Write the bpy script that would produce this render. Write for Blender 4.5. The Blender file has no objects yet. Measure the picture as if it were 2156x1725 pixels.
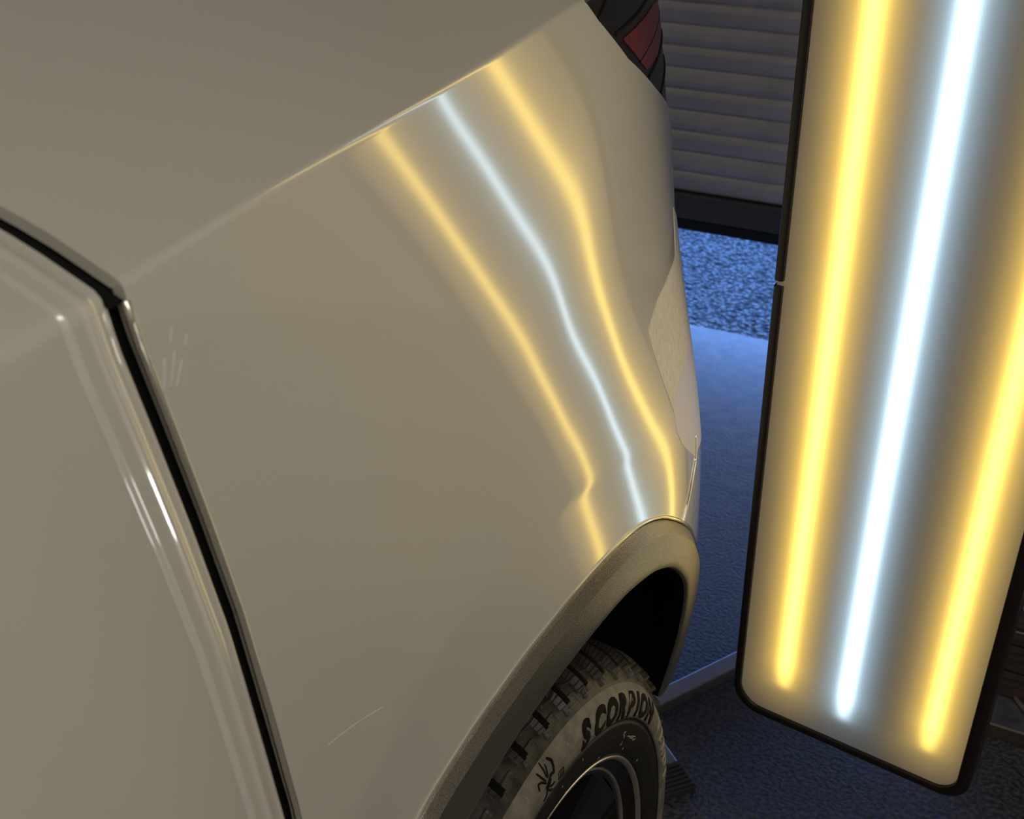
import bpy, bmesh, math, random
import numpy as np
from mathutils import Vector, Matrix
random.seed(4); rng = np.random.default_rng(4)
S = bpy.context.scene
COL = S.collection
PI = math.pi
EYE = 1.517                       # camera height above the floor

# ---------------------------------------------------------------- camera
yaw, pitch, roll = 0.48834097870893656, -0.48267275491174155, 0.004786943190841063
fw = Vector((-math.sin(yaw)*math.cos(pitch), math.cos(yaw)*math.cos(pitch), math.sin(pitch)))
rt = Vector((math.cos(yaw), math.sin(yaw), 0)); up = rt.cross(fw)
r2 = rt*math.cos(roll)+up*math.sin(roll); u2 = -rt*math.sin(roll)+up*math.cos(roll)
cd = bpy.data.cameras.new('camera'); cam = bpy.data.objects.new('camera', cd); COL.objects.link(cam)
m = Matrix((r2, u2, -fw)).transposed().to_4x4(); m.translation = Vector((0, 0, EYE)); cam.matrix_world = m
cd.sensor_width = 36; cd.lens = 2600/2156*36; cd.clip_start = .02; cd.clip_end = 200
cd.dof.use_dof = True; cd.dof.focus_distance = 1.15; cd.dof.aperture_fstop = 14
S.camera = cam
# ---------------------------------------------------------------- light
w = bpy.data.worlds.new('world'); S.world = w; w.use_nodes = True
nt = w.node_tree; nt.nodes.clear()
bg = nt.nodes.new('ShaderNodeBackground'); wo = nt.nodes.new('ShaderNodeOutputWorld')
bg.inputs[0].default_value = (.17, .38, 1.0, 1); bg.inputs[1].default_value = 4.6
nt.links.new(bg.outputs[0], wo.inputs[0])
S.view_settings.view_transform = 'Standard'; S.view_settings.look = 'None'
S.view_settings.gamma = 1; S.view_settings.use_curve_mapping = False
S.view_settings.exposure = 0.0
CEIL_FILL = 3.6                    # strength of the fill panels added on the ceiling
LAMP_GAIN = 1.5                    # strength of the inspection lamp

# ---------------------------------------------------------------- materials
def mat(name, col=(.5, .5, .5), rough=.5, metal=0., spec=.5, **kw):
    m = bpy.data.materials.new(name); m.use_nodes = True
    b = m.node_tree.nodes['Principled BSDF']
    b.inputs['Base Color'].default_value = (*col, 1); b.inputs['Roughness'].default_value = rough
    b.inputs['Metallic'].default_value = metal; b.inputs['Specular IOR Level'].default_value = spec
    for k, v in kw.items():
        b.inputs[k.replace('_', ' ')].default_value = v
    return m
def noisy(m, scale=50, detail=4, c1=None, c2=None, bump=0., bdist=.001, rough=None, lo=.35, hi=.65, typ='noise', stretch=None):
    nt = m.node_tree; b = nt.nodes['Principled BSDF']
    tc = nt.nodes.new('ShaderNodeTexCoord'); src = tc.outputs['Object']
    if stretch:
        mp = nt.nodes.new('ShaderNodeMapping'); mp.inputs['Scale'].default_value = stretch
        nt.links.new(src, mp.inputs[0]); src = mp.outputs[0]
    if typ == 'noise':
        n = nt.nodes.new('ShaderNodeTexNoise'); n.inputs['Scale'].default_value = scale; n.inputs['Detail'].default_value = detail
        out = n.outputs['Fac']
    else:
        n = nt.nodes.new('ShaderNodeTexVoronoi'); n.inputs['Scale'].default_value = scale; out = n.outputs['Distance']
    nt.links.new(src, n.inputs['Vector'])
    if c1 is not None:
        r = nt.nodes.new('ShaderNodeValToRGB'); r.color_ramp.elements[0].position = lo; r.color_ramp.elements[1].position = hi
        r.color_ramp.elements[0].color = (*c1, 1); r.color_ramp.elements[1].color = (*c2, 1)
        nt.links.new(out, r.inputs[0]); nt.links.new(r.outputs[0], b.inputs['Base Color'])
    if bump:
        bp = nt.nodes.new('ShaderNodeBump'); bp.inputs['Strength'].default_value = bump; bp.inputs['Distance'].default_value = bdist
        nt.links.new(out, bp.inputs['Height']); nt.links.new(bp.outputs[0], b.inputs['Normal'])
    if rough:
        mr = nt.nodes.new('ShaderNodeMapRange'); mr.inputs[3].default_value = rough[0]; mr.inputs[4].default_value = rough[1]
        nt.links.new(out, mr.inputs[0]); nt.links.new(mr.outputs[0], b.inputs['Roughness'])
    return m
PAINT = mat('pearl_white_paint', (.90, .87, .74), .30, .10, .5, Coat_Weight=1., Coat_Roughness=.047, Coat_IOR=2.4)
PAINT_EDGE = mat('paint_on_folded_edge', (.85, .80, .66), .16, .7, .6, Coat_Weight=1., Coat_Roughness=.03)
CLAD = noisy(mat('textured_grey_plastic', (.3, .28, .24), .38, .85, .5), 900, 2, (.24, .222, .175), (.40, .37, .30), .55, .0006)
LINER = mat('black_arch_felt', (.004, .004, .004), .95, 0, .1)
RUBBER = noisy(mat('tread_rubber', (.03, .028, .024), .5), 70, 6, (.016, .014, .012), (.055, .048, .036), .3, .0004)
DUSTY_LIT = noisy(mat('dusty_lit_sidewall_rubber', (.14, .125, .10), .55), 60, 6, (.12, .107, .085), (.21, .19, .15), .25, .0003)  # dust, plus the band's stronger light mixed into the grey
BEADR = noisy(mat('shaded_bead_rubber', (.012, .011, .009), .55, 0, .3), 40, 4, (.010, .009, .008), (.020, .018, .015), .1, .0003)  # bead below the band: its shade is put into the darker colour
LETTER = mat('dark_moulded_letter_rubber', (.010, .008, .006), .85, 0, .15)
LETTER_L = mat('pale_moulded_letter_rubber', (.30, .27, .2), .5)
RIMBLK = mat('gloss_black_alloy', (.012, .011, .011), .28, .2, .5, Coat_Weight=.4)
RIMEDGE = mat('machined_alloy_edge', (.85, .80, .66), .32, .9)
GAPBLK = mat('black_panel_gap', (.01, .01, .01), .9, 0, .1)
LENS = mat('smoked_tail_lamp_lens', (.007, .007, .008), .35, 0, .25)
LENSRIB = mat('dark_lens_rib', (.004, .004, .006), .6, 0, .2)
REDLENS = noisy(mat('red_reflector', (.14, .012, .014), .35), 90, 3, (.10, .010, .014), (.20, .018, .016), .2, .0003)
TAPE = noisy(mat('cream_masking_tape', (.78, .74, .64), .6), 160, 6, (.72, .69, .60), (.84, .80, .70), .2, .0003)
LILAC = mat('pale_daylight_and_scratch', (.80, .76, .78), .4, .0, .5)  # daylight on the bumper as a pale colour; scratch marks share it
BEZEL = mat('black_lamp_edging', (.016, .012, .011), .34, 0, .5)
ALU = noisy(mat('brushed_aluminium', (.46, .48, .53), .38, .9), 30, 4, None, None, .1, .0003, (.28, .45))
RIBRUB = mat('ribbed_black_rubber', (.03, .029, .024), .6)
CONC = None

# ---------------------------------------------------------------- object helpers
def link(name, me, material, parent=None, smooth=True):
    o = bpy.data.objects.new(name, me); COL.objects.link(o)
    if material: me.materials.append(material)
    if parent: o.parent = parent
    if smooth and len(me.polygons): me.polygons.foreach_set('use_smooth', [True]*len(me.polygons))
    return o
def empty(name, loc=(0, 0, 0)):
    o = bpy.data.objects.new(name, None); COL.objects.link(o); o.location = loc; o.empty_display_size = .1; return o
def tag(o, label=None, cat=None, group=None, kind=None):
    for k, v in (('label', label), ('category', cat), ('group', group), ('kind', kind)):
        if v: o[k] = v
    return o
def npmesh(name, V, F, N=None):
    me = bpy.data.meshes.new(name); V = np.asarray(V, float); F = np.asarray(F)
    me.vertices.add(len(V)); me.vertices.foreach_set('co', V.ravel())
    k = F.shape[1]; me.loops.add(F.size); me.polygons.add(len(F))
    me.loops.foreach_set('vertex_index', F.ravel()); me.polygons.foreach_set('loop_start', np.arange(len(F))*k)
    me.update(); me.validate()
    if N is not None:
        me.polygons.foreach_set('use_smooth', [True]*len(me.polygons))
        me.normals_split_custom_set_from_vertices(np.asarray(N, float).tolist())
    return me
def pd(name, V, F):
    me = bpy.data.meshes.new(name); me.from_pydata([tuple(v) for v in V], [], F); me.update(); return me
def bevelled_box(name, size, loc, material, parent=None, bev=.003, seg=2, rot=None):
    bm = bmesh.new(); bmesh.ops.create_cube(bm, size=1)
    for v in bm.verts: v.co = Vector((v.co.x*size[0], v.co.y*size[1], v.co.z*size[2]))
    if bev: bmesh.ops.bevel(bm, geom=bm.edges[:], offset=bev, segments=seg, affect='EDGES', profile=.5)
    me = bpy.data.meshes.new(name); bm.to_mesh(me); bm.free()
    o = link(name, me, material, parent, False); o.location = loc
    if rot: o.rotation_euler = rot
    return o
def tube(name, pts, r, material, parent=None, seg=8, closed=False):
    P = np.asarray(pts, float); n = len(P); T = np.gradient(P, axis=0); T /= np.linalg.norm(T, axis=1)[:, None]
    V = []; ref = np.array([1., 0, 0])
    for p, t in zip(P, T):
        a = np.cross(t, ref); a /= np.linalg.norm(a); b = np.cross(t, a)
        for k in range(seg):
            c, s = math.cos(2*PI*k/seg), math.sin(2*PI*k/seg); V.append(p+r*(a*c+b*s))
    F = [[i*seg+k, i*seg+(k+1) % seg, (i+1)*seg+(k+1) % seg, (i+1)*seg+k] for i in range(n-1) for k in range(seg)]
    V = np.array(V); F += [list(range(seg))[::-1], [(n-1)*seg+k for k in range(seg)]]
    return link(name, pd(name, V, F), material, parent)

# ---------------------------------------------------------------- the car's side: a smooth height field x = h(y, z), z measured from the eye
Y0, Z0, H = 0.0, -1.45, .05
NY = int(round(1.75/H))+4; NZ = NY
CC = -np.array([40791,40370,39911,39414,38881,38313,37717,37097,36462,35820,35183,34559,33958,33387,32855,32367,31930,31550,31233,30985,30813,30722,30716,30801,30979,31251,
31617,32074,32617,33238,33926,34668,35452,36264,37093,37932,38774,39617,40460,40567,40222,39842,39429,38982,38502,37991,37454,36895,36320,35737,35156,34587,
34040,33525,33052,32629,32263,31963,31733,31580,31508,31521,31621,31808,32080,32434,32864,33362,33918,34524,35171,35852,36560,37292,38047,38824,39622,40442,
40406,40114,39793,39444,39065,38657,38219,37755,37265,36753,36227,35693,35161,34644,34152,33698,33293,32947,32666,32458,32328,32278,32311,32427,32623,32895,
33235,33636,34088,34583,35114,35676,36269,36892,37547,38238,38966,39733,40539,40310,40048,39765,39459,39131,38778,38401,37999,37571,37121,36651,36167,35679,
35198,34736,34307,33924,33600,33343,33160,33055,33031,33087,33220,33425,33695,34020,34389,34795,35231,35693,36183,36703,37259,37858,38504,39201,39950,40752,
40279,40025,39757,39476,39180,38867,38537,38186,37814,37421,37008,36578,36139,35701,35275,34877,34522,34223,33992,33837,33761,33765,33846,33998,34213,34479,
34785,35122,35481,35861,36262,36691,37156,37666,38228,38848,39530,40274,41081,40315,40046,39773,39496,39214,38925,38627,38317,37993,37652,37295,36922,36538,
36149,35768,35408,35085,34817,34615,34490,34446,34481,34589,34761,34984,35244,35528,35828,36141,36469,36819,37203,37631,38115,38662,39275,39956,40706,41523,
40418,40111,39813,39521,39235,38954,38674,38393,38107,37813,37509,37193,36868,36538,36210,35896,35614,35380,35210,35118,35107,35175,35313,35504,35732,35981,
36239,36500,36768,37052,37364,37721,38134,38614,39165,39788,40482,41245,42077,40588,40224,39880,39555,39248,38957,38681,38416,38157,37902,37646,37387,37124,
36857,36592,36336,36104,35912,35778,35719,35742,35844,36011,36219,36448,36679,36905,37128,37356,37607,37900,38252,38674,39172,39746,40392,41107,41891,42741,
40824,40385,39978,39602,39257,38941,38653,38390,38147,37920,37705,37499,37297,37098,36903,36716,36546,36407,36316,36292,36348,36481,36672,36892,37113,37320,
37512,37698,37898,38136,38434,38808,39263,39797,40407,41086,41831,42641,43515,41124,40596,40111,39669,39270,38913,38598,38321,38079,37869,37686,37525,37381,
37250,37131,37022,36926,36853,36815,36831,36916,37073,37278,37497,37701,37880,38040,38202,38394,38647,38981,39403,39911,40496,41150,41870,42651,43494,44397,
41486,40857,40282,39761,39294,38881,38522,38217,37963,37755,37591,37465,37371,37304,37260,37234,37223,37228,37256,37320,37433,37599,37798,38000,38182,38337,
38477,38637,38853,39157,39559,40052,40625,41268,41973,42739,43564,44447,45390,41906,41169,40494,39883,39336,38855,38439,38089,37806,37586,37426,37322,37267,
37255,37279,37334,37411,37503,37607,37725,37861,38020,38192,38363,38523,38669,38818,39013,39299,39694,40188,40764,41407,42110,42870,43689,44565,45500,46494,
42380,41530,40751,40043,39407,38845,38358,37950,37621,37372,37201,37102,37071,37101,37182,37307,37465,37642,37823,37994,38148,38288,38421,38557,38702,38868,
39074,39361,39767,40283,40879,41536,42248,43014,43835,44714,45653,46651,47709,42904,41940,41053,40244,39512,38862,38294,37814,37425,37129,36927,36817,36793,
36847,36969,37147,37367,37613,37859,38077,38246,38366,38463,38573,38730,38958,39285,39735,40299,40936,41625,42358,43139,43972,44862,45812,46824,47898,49034,
43474,42398,41404,40491,39661,38916,38260,37698,37234,36875,36625,36483,36445,36504,36646,36856,37115,37402,37689,37941,38128,38246,38326,38444,38673,39042,
39558,40199,40903,41641,42409,43215,44069,44978,45947,46979,48077,49240,50468,44087,42903,41803,40787,39858,39017,38268,37617,37069,36633,36315,36121,36047,
36088,36229,36449,36723,37022,37321,37588,37798,37954,38057,38262,38659,39238,39961,40748,41549,42365,43209,44095,45032,46028,47088,48214,49409,50673,52005,
44740,43453,42251,41137,40110,39173,38330,37587,36949,36426,36027,35760,35628,35626,35741,35950,36223,36522,36814,37091,37334,37554,37763,38158,38798,39552,
40412,41299,42185,43084,44014,44991,46024,47119,48282,49515,50818,52193,53639,45430,44047,42751,41542,40421,39391,38457,37622,36894,36280,35790,35435,35223,
35155,35222,35400,35659,35967,36285,36593,36902,37205,37633,38223,39050,39938,40870,41822,42791,43787,44820,45904,47045,48253,49530,50880,52301,53794,55359,
46156,44686,43302,42005,40797,39679,38657,37735,36919,36216,35634,35185,34879,34725,34723,34857,35097,35413,35782,36140,36537,37129,37844,38525,39364,40319,
41297,42315,43380,44486,45636,46838,48101,49432,50834,52308,53853,55469,57156,46918,45369,43906,42529,41241,40043,38941,37938,37040,36255,35589,35050,34649,
34399,34313,34395,34627,34967,35387,35920,36577,37377,38203,38876,39642,40634,41710,42828,43993,45209,46478,47806,49199,50661,52194,53796,55469,57209,59017,
47714,46096,44564,43117,41759,40491,39317,38242,37273,36417,35678,35065,34583,34248,34079,34098,34321,34740,35330,36048,36955,37931,38757,39446,40192,41131,
42229,43419,44672,45989,47373,48828,50353,51948,53612,55343,57141,59003,60931,48547,46869,45277,43772,42354,41028,39795,38661,37634,36719,35926,35260,34729,
34341,34116,34084,34280,34733,35464,36493,37568,38606,39493,40259,41027,41912,42962,44157,45463,46865,48355,49928,51579,53301,55091,56945,58862,60841,62883,
49417,47689,46048,44496,43033,41661,40385,39208,38138,37184,36355,35664,35119,34729,34505,34468,34663,35150,35961,37111,38347,39479,40453,41297,42096,42950,
43939,45097,46418,47879,49457,51134,52895,54730,56632,58598,60625,62713,64862,50326,48558,46881,45294,43799,42399,41096,39895,38804,37831,36992,36304,35785,
35448,35293,35328,35583,36119,36984,38142,39420,40616,41645,42531,43346,44185,45134,46258,47576,49072,50713,52469,54317,56244,58240,60301,62425,64610,66856,
51277,49481,47779,46172,44661,43248,41938,40735,39647,38684,37863,37209,36755,36517,36490,36662,37024,37613,38499,39652,40896,42056,43062,43934,44742,45571,
46513,47633,48957,50473,52148,53951,55857,57849,59916,62052,64255,66523,68855,52273,50461,48748,47136,45626,44221,42924,41742,40683,39761,38992,38409,38057,
37949,38067,38398,38888,39541,40447,41592,42747,43782,44691,45497,46265,47091,48059,49214,50561,52087,53772,55591,57524,59552,61665,63854,66115,68447,70848,
53318,51502,49794,48194,46704,45326,44066,42930,41929,41078,40400,39930,39705,39731,39988,40449,41061,41816,42753,43824,44843,45732,46523,47222,47921,48758,
49787,50997,52371,53901,55577,57389,59321,61359,63491,65708,68005,70379,72830,54414,52611,50925,49356,47906,46578,45378,44314,43400,42653,42099,41767,41678,
41832,42208,42772,43486,44326,45257,46208,47087,47856,48528,49115,49751,50623,51719,52973,54364,55889,57548,59337,61248,63272,65398,67617,69925,72318,74795,
55565,53795,52150,50632,49244,47989,46874,45909,45108,44492,44081,43895,43939,44209,44681,45326,46104,46967,47850,48690,49447,50104,50671,51203,51843,52737,
53855,55121,56514,58028,59664,61422,63299,65290,67387,69586,71879,74265,76741,56777,55060,53478,52035,50731,49572,48565,47722,47057,46587,46325,46279,46447,
46817,47365,48059,48852,49687,50501,51247,51904,52473,52989,53531,54208,55095,56185,57434,58811,60305,61911,63630,65463,67407,69459,71614,73870,76222,78671,
58054,56415,54921,53575,52379,51338,50461,49758,49241,48921,48803,48887,49163,49613,50212,50921,51691,52470,53209,53877,54464,54991,55507,56085,56791,57663,
58708,59913,61253,62712,64279,65952,67732,69618,71610,73704,75900,78195,80588,59401,57868,56489,55264,54198,53296,52564,52012,51647,51473,51489,51686,52050,
52559,53180,53877,54603,55317,55987,56596,57148,57672,58216,58830,59553,60409,61411,62560,63844,65249,66764,68381,70099,71917,73836,75854,77971,80186,82499,
60825,59429,58191,57113,56197,55449,54874,54476,54260,54222,54355,54647,55078,55620,56242,56908,57583,58237,58853,59426,59971,60514,61092,61735,62468,63310,
64273,65365,66583,67920,69366,70914,72559,74299,76133,78062,80084,82201,84410,62330,61105,60038,59129,58381,57799,57384,57140,57063,57147,57380,57745,58219,
58775,59382,60010,60636,61241,61821,62381,62935,63506,64115,64781,65522,66350,67278,68314,69463,70722,72088,73552,75111,76761,78499,80325,82239,84240,86329,
63924,62904,62035,61317,60753,60344,60091,59993,60043,60232,60544,60961,61457,62009,62592,63183,63768,64341,64903,65464,66037,66636,67272,67958,68703,69518,
70414,71397,72476,73653,74927,76296,77755,79301,80930,82642,84435,86308,88263,65612,64830,64186,63679,63310,63080,62987,63026,63188,63463,63833,64279,64781,
65318,65872,66430,66987,67543,68102,68676,69271,69896,70556,71258,72006,72808,73672,74605,75614,76706,77882,79145,80491,81919,83426,85011,86671,88406,90216,
67398,66888,66494,66216,66054,66006,66068,66233,66491,66830,67236,67693,68185,68698,69224,69757,70298,70850,71419,72011,72631,73281,73963,74677,75427,76216,
77049,77932,78873,79877,80951,82098,83320,84617,85987,87431,88947,90534,92193,69287,69078,68958,68926,68981,69118,69330,69610,69946,70330,70750,71198,71666,
72150,72649,73165,73701,74262,74851,75469,76116,76790,77490,78215,78964,79738,80541,81375,82248,83164,84131,85155,86241,87393,88613,89903,91263,92694,94195,
71278,71400,71578,71810,72091,72415,72772,73155,73553,73960,74373,74793,75224,75674,76148,76655,77199,77780,78398,79046,79722,80421,81138,81871,82617,83376,
84148,84934,85738,86565,87421,88315,89254,90248,91304,92427,93620,94885,96224,], float)/1e5
KF = np.array([-0.064082,0.016855,0.014227,-0.012017])
WY, WZ = .787, -1.157              # wheel centre
RF = .612
def bs(t, d=0):
    if d == 0: return np.array([(1-t)**3/6, (3*t**3-6*t**2+4)/6, (-3*t**3+3*t**2+3*t+1)/6, t**3/6])
    return np.array([-(1-t)**2/2, (9*t**2-12*t)/6, (-9*t**2+6*t+3)/6, t**2/2])
def hh(y, z, soft=.0022):
    y = np.asarray(y, float); z = np.asarray(z, float); sh = y.shape; y = y.ravel(); z = z.ravel()
    yc = np.clip(y, .06, 1.69); zc = np.clip(z, -1.3, .2)
    a = (yc-Y0)/H; b = (zc-Z0)/H; i = np.clip(np.floor(a).astype(int), 0, NY-4); j = np.clip(np.floor(b).astype(int), 0, NZ-4); a = a-i; b = b-j
    A, dA, B, dB = bs(a), bs(a, 1)/H, bs(b), bs(b, 1)/H
    idx = (i[None, None]+np.arange(4)[:, None, None])*NZ+(j[None, None]+np.arange(4)[None, :, None])
    c = CC[idx]; h = (c*A[:, None]*B[None]).sum((0, 1)); hy = (c*dA[:, None]*B[None]).sum((0, 1)); hz = (c*A[:, None]*dB[None]).sum((0, 1))
    h = h+(y-yc)*hy+(z-zc)*hz
    dy, dz = y-WY, z-WZ; r = np.hypot(dy, dz)+1e-9; s = (RF-r)/soft; sp = soft*np.logaddexp(0, s); th = np.clip(np.arctan2(dy, dz), -1.6, 1.6)
    k = KF[0]+KF[1]*th+KF[2]*th**2+KF[3]*th**3; dk = KF[1]+2*KF[2]*th+3*KF[3]*th**2; sg = 1/(1+np.exp(-np.clip(s, -50, 50)))
    h = h+k*sp; hy = hy+dk*dz/r**2*sp-k*sg*dy/r; hz = hz-dk*dy/r**2*sp-k*sg*dz/r
    return h.reshape(sh), hy.reshape(sh), hz.reshape(sh)
def W3(P): return np.asarray(P, float)+np.array([0, 0, EYE])      # eye frame -> world

def zc_(y): return -.196+.030*np.clip((y-.35)/.55, -.8, 1)*1.0-.0*y      # shoulder crease
def cut_(y): return np.interp(y, [.9, .923, .949, 1.018, 1.135, 1.266, 1.40, 1.7], [.05, -.166, -.186, -.229, -.280, -.332, -.372, -.44])
def gap_(v): return np.interp(v, [-1.3, -.9, -.75, -.56, -.53, -.40, -.33, -.27, -.225, -.205, -.19, -.16, -.14, -.05, .3], [.47, .45, .437, .417, .412, .392, .377, .3625, .351, .3475, .345, .340, .335, .305, .19])
SEAMY = [(1.03, -.715), (1.042, -.701), (1.057, -.686), (1.076, -.671), (1.098, -.657), (1.104, -.63), (1.108, -.60), (1.125, -.56), (1.16, -.50), (1.22, -.43), (1.30, -.375), (1.42, -.36)]
ROT = np.radians([-120, -60, -25.8, -18.9, -10.9, -2, 5.7, 10.9, 15.8, 20.9, 28.1, 39.6, 52.3, 90, 130]); ROV = [.50, .50, .4995, .4935, .4935, .503, .520, .531, .5365, .5335, .523, .509, .507, .500, .49]
RIT = np.radians([-120, -60, -17.8, -11.4, -7, -3.2, .37, 6.2, 12.6, 20.2, 26.4, 34.9, 49.3, 58, 90, 130]); RIV = [.41, .41, .416, .424, .429, .435, .441, .454, .470, .479, .477, .465, .453, .445, .43, .43]
def smooth_tab(x, y, n=721, w=10):
    g = np.linspace(x[0], x[-1], n); v = np.interp(g, x, y); k = np.hanning(2*w+1); k /= k.sum()
    vp = np.pad(v, w, mode='edge'); return g, np.convolve(vp, k, 'valid')
_go, _vo = smooth_tab(ROT, ROV); _gi, _vi = smooth_tab(RIT, RIV)
def RO(t): return np.interp(t, _go, _vo)
def RI(t): return np.interp(t, _gi, _vi)
def polar(y, z): return np.hypot(y-WY, z-WZ), np.arctan2(y-WY, z-WZ)
def phi_arch(y, z):
    r, t = polar(y, z); return r-RO(t)
def poly_sd(P, y, z):
    P = np.asarray(P, float); y = np.asarray(y); z = np.asarray(z); d = np.full(y.shape, 1e9); ins = np.zeros(y.shape, bool); n = len(P)
    for i in range(n):
        a, b = P[i], P[(i+1) % n]; e = b-a; wx, wz = y-a[0], z-a[1]; t = np.clip((wx*e[0]+wz*e[1])/(e@e), 0, 1)
        d = np.minimum(d, np.hypot(wx-e[0]*t, wz-e[1]*t))
        if a[1] != b[1]:
            c = ((a[1] > z) != (b[1] > z)) & (y < (b[0]-a[0])*(z-a[1])/(b[1]-a[1])+a[0]); ins ^= c
    return np.where(ins, d, -d)
def surf_patch(name, phi, bbox, step, material, parent, off=0., thick=.0015, xf=None, shoulder=False, slope=31., cols=None):
    """trimmed piece of the car's skin: keeps phi > 0, boundary snapped to phi = 0"""
    y0, y1, z0, z1 = bbox
    ys = np.arange(y0, y1+step*.5, step) if not isinstance(step, np.ndarray) else step; step = .0035 if isinstance(step, np.ndarray) else step; rho = .007; dl = rho*math.tan(math.radians((90-slope)/2))
    nz = int((z1-z0)/step)
    if not shoulder:
        zs = np.linspace(z0, z1, nz+1); Y, Z = np.meshgrid(ys, zs, indexing='ij'); kind = np.zeros(Y.shape, int)
        def P(Y, Z):
            h, hy, hz = hh(Y, Z); X = h+off
            if xf is not None: X = X+xf(Y, Z)
            n = np.stack([np.ones_like(hy), -hy, -hz], -1); return np.stack([X, Y, Z], -1), n/np.linalg.norm(n, axis=-1, keepdims=True)
    else:
        f = np.linspace(0, 1, nz+1); na = 8; ss = np.concatenate([np.linspace(.004, .03, 6)[:-1], np.linspace(.03, .42, 26)])
        yy = ys[:, None]; zt = zc_(yy)-dl; Zs = z0+(zt-z0)*f[None, :]
        Za = zt+np.linspace(0, 1, na+2)[None, 1:]*(2*dl); Zr = zc_(yy)+ss[None, :]+dl*.6
        Z = np.concatenate([Zs, Za, Zr], 1); Y = np.repeat(yy, Z.shape[1], 1)
        if cols is not None: Y = cols(Y, Z)
        def P(Y, Z):
            zc = zc_(Y); zt = zc-dl; zz = np.minimum(Z, zt); h, hy, hz = hh(Y, zz); X = h.copy(); ZZ = zz.copy(); b = math.radians(slope)
            n = np.stack([np.ones_like(hy), -hy, -hz], -1); n /= np.linalg.norm(n, axis=-1, keepdims=True)
            a0 = np.arctan2(-hz, 1.); am = (PI/2-b)
            fr = np.clip((Z-zt)/(2*dl), 0, 1); ang = a0+(am-a0)*fr; up = Z > zt
            X = np.where(up, X-rho*(np.cos(a0)-np.cos(ang)), X); ZZ = np.where(up, ZZ+rho*(np.sin(ang)-np.sin(a0)), ZZ)
            s = np.maximum(0, Z-zt-2*dl); X = X-s*np.cos(b)-.25*s**2; ZZ = ZZ+s*np.sin(b)-.25*s**2
            nn = np.stack([np.cos(ang), -hy*np.cos(ang), np.sin(ang)], -1); nn /= np.linalg.norm(nn, axis=-1, keepdims=True)
            n = np.where(up[..., None], nn, n)
            if xf is not None:
                X = X+xf(Y, Z); e = 1e-4; g = (xf(Y+e, Z)-xf(Y-e, Z))/(2*e)
                n[..., 1] -= g*np.clip(n[..., 0], 0, 1); n /= np.linalg.norm(n, axis=-1, keepdims=True)
            return np.stack([X, Y, ZZ], -1), n
    ph = phi(Y, Z); keep = ph > 0
    nb = np.zeros_like(keep); nb[1:] |= keep[:-1]; nb[:-1] |= keep[1:]; nb[:, 1:] |= keep[:, :-1]; nb[:, :-1] |= keep[:, 1:]
    nb2 = nb.copy(); nb2[1:, 1:] |= keep[:-1, :-1]; nb2[:-1, :-1] |= keep[1:, 1:]; nb2[1:, :-1] |= keep[:-1, 1:]; nb2[:-1, 1:] |= keep[1:, :-1]
    mv = (~keep) & nb2; Yn, Zn = Y.copy(), Z.copy(); e = 1e-4
    for _ in range(3):
        p = phi(Yn, Zn); gy = (phi(Yn+e, Zn)-p)/e; gz = (phi(Yn, Zn+e)-p)/e; g2 = gy*gy+gz*gz+1e-6
        dy = np.clip(-p*gy/g2, -step, step); dz = np.clip(-p*gz/g2, -step, step)
        Yn = np.where(mv, Yn+dy, Yn); Zn = np.where(mv, Zn+dz, Zn)
    Y, Z = Yn, Zn; V, N = P(Y, Z); n1, n2 = Y.shape; ok = keep | mv
    I = np.arange(n1*n2).reshape(n1, n2)
    anyk = keep[:-1, :-1] | keep[1:, :-1] | keep[1:, 1:] | keep[:-1, 1:]; allok = ok[:-1, :-1] & ok[1:, :-1] & ok[1:, 1:] & ok[:-1, 1:]
    msk = anyk & allok
    F = np.stack([I[:-1, :-1][msk], I[1:, :-1][msk], I[1:, 1:][msk], I[:-1, 1:][msk]], -1)
    V = V.reshape(-1, 3); N = N.reshape(-1, 3); used = np.unique(F); mp = -np.ones(len(V), int); mp[used] = np.arange(len(used))
    V, N, F = V[used], N[used], mp[F]
    # closed edge: turn every boundary edge inwards
    E = np.concatenate([F[:, [0, 1]], F[:, [1, 2]], F[:, [2, 3]], F[:, [3, 0]]]); key = np.sort(E, 1); u, inv, cnt = np.unique(key, axis=0, return_inverse=True, return_counts=True)
    be = E[cnt[inv.ravel()] == 1]; bv = np.unique(be); m1 = -np.ones(len(V), int); m1[bv] = len(V)+np.arange(len(bv))
    nV = V[bv]-N[bv]*thick; m2 = -np.ones(len(V), int); m2[bv] = len(V)+len(bv)+np.arange(len(bv))
    side = np.stack([m2[be[:, 0]], m2[be[:, 1]], m1[be[:, 1]], m1[be[:, 0]]], -1)[:, ::-1]
    Vall = np.concatenate([V, nV, V[bv]]); Fall = np.concatenate([F, side])
    nside = np.zeros((len(V), 3)); ev = V[be[:, 1]]-V[be[:, 0]]; sn = np.cross(ev, N[be[:, 0]])
    for c in (0, 1): np.add.at(nside, be[:, c], sn)
    nside = nside[bv]; nside /= np.linalg.norm(nside, axis=1, keepdims=True)+1e-12
    Nall = np.concatenate([N, nside, nside])
    return link(name, npmesh(name, W3(Vall), Fall, Nall), material, parent)

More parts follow.
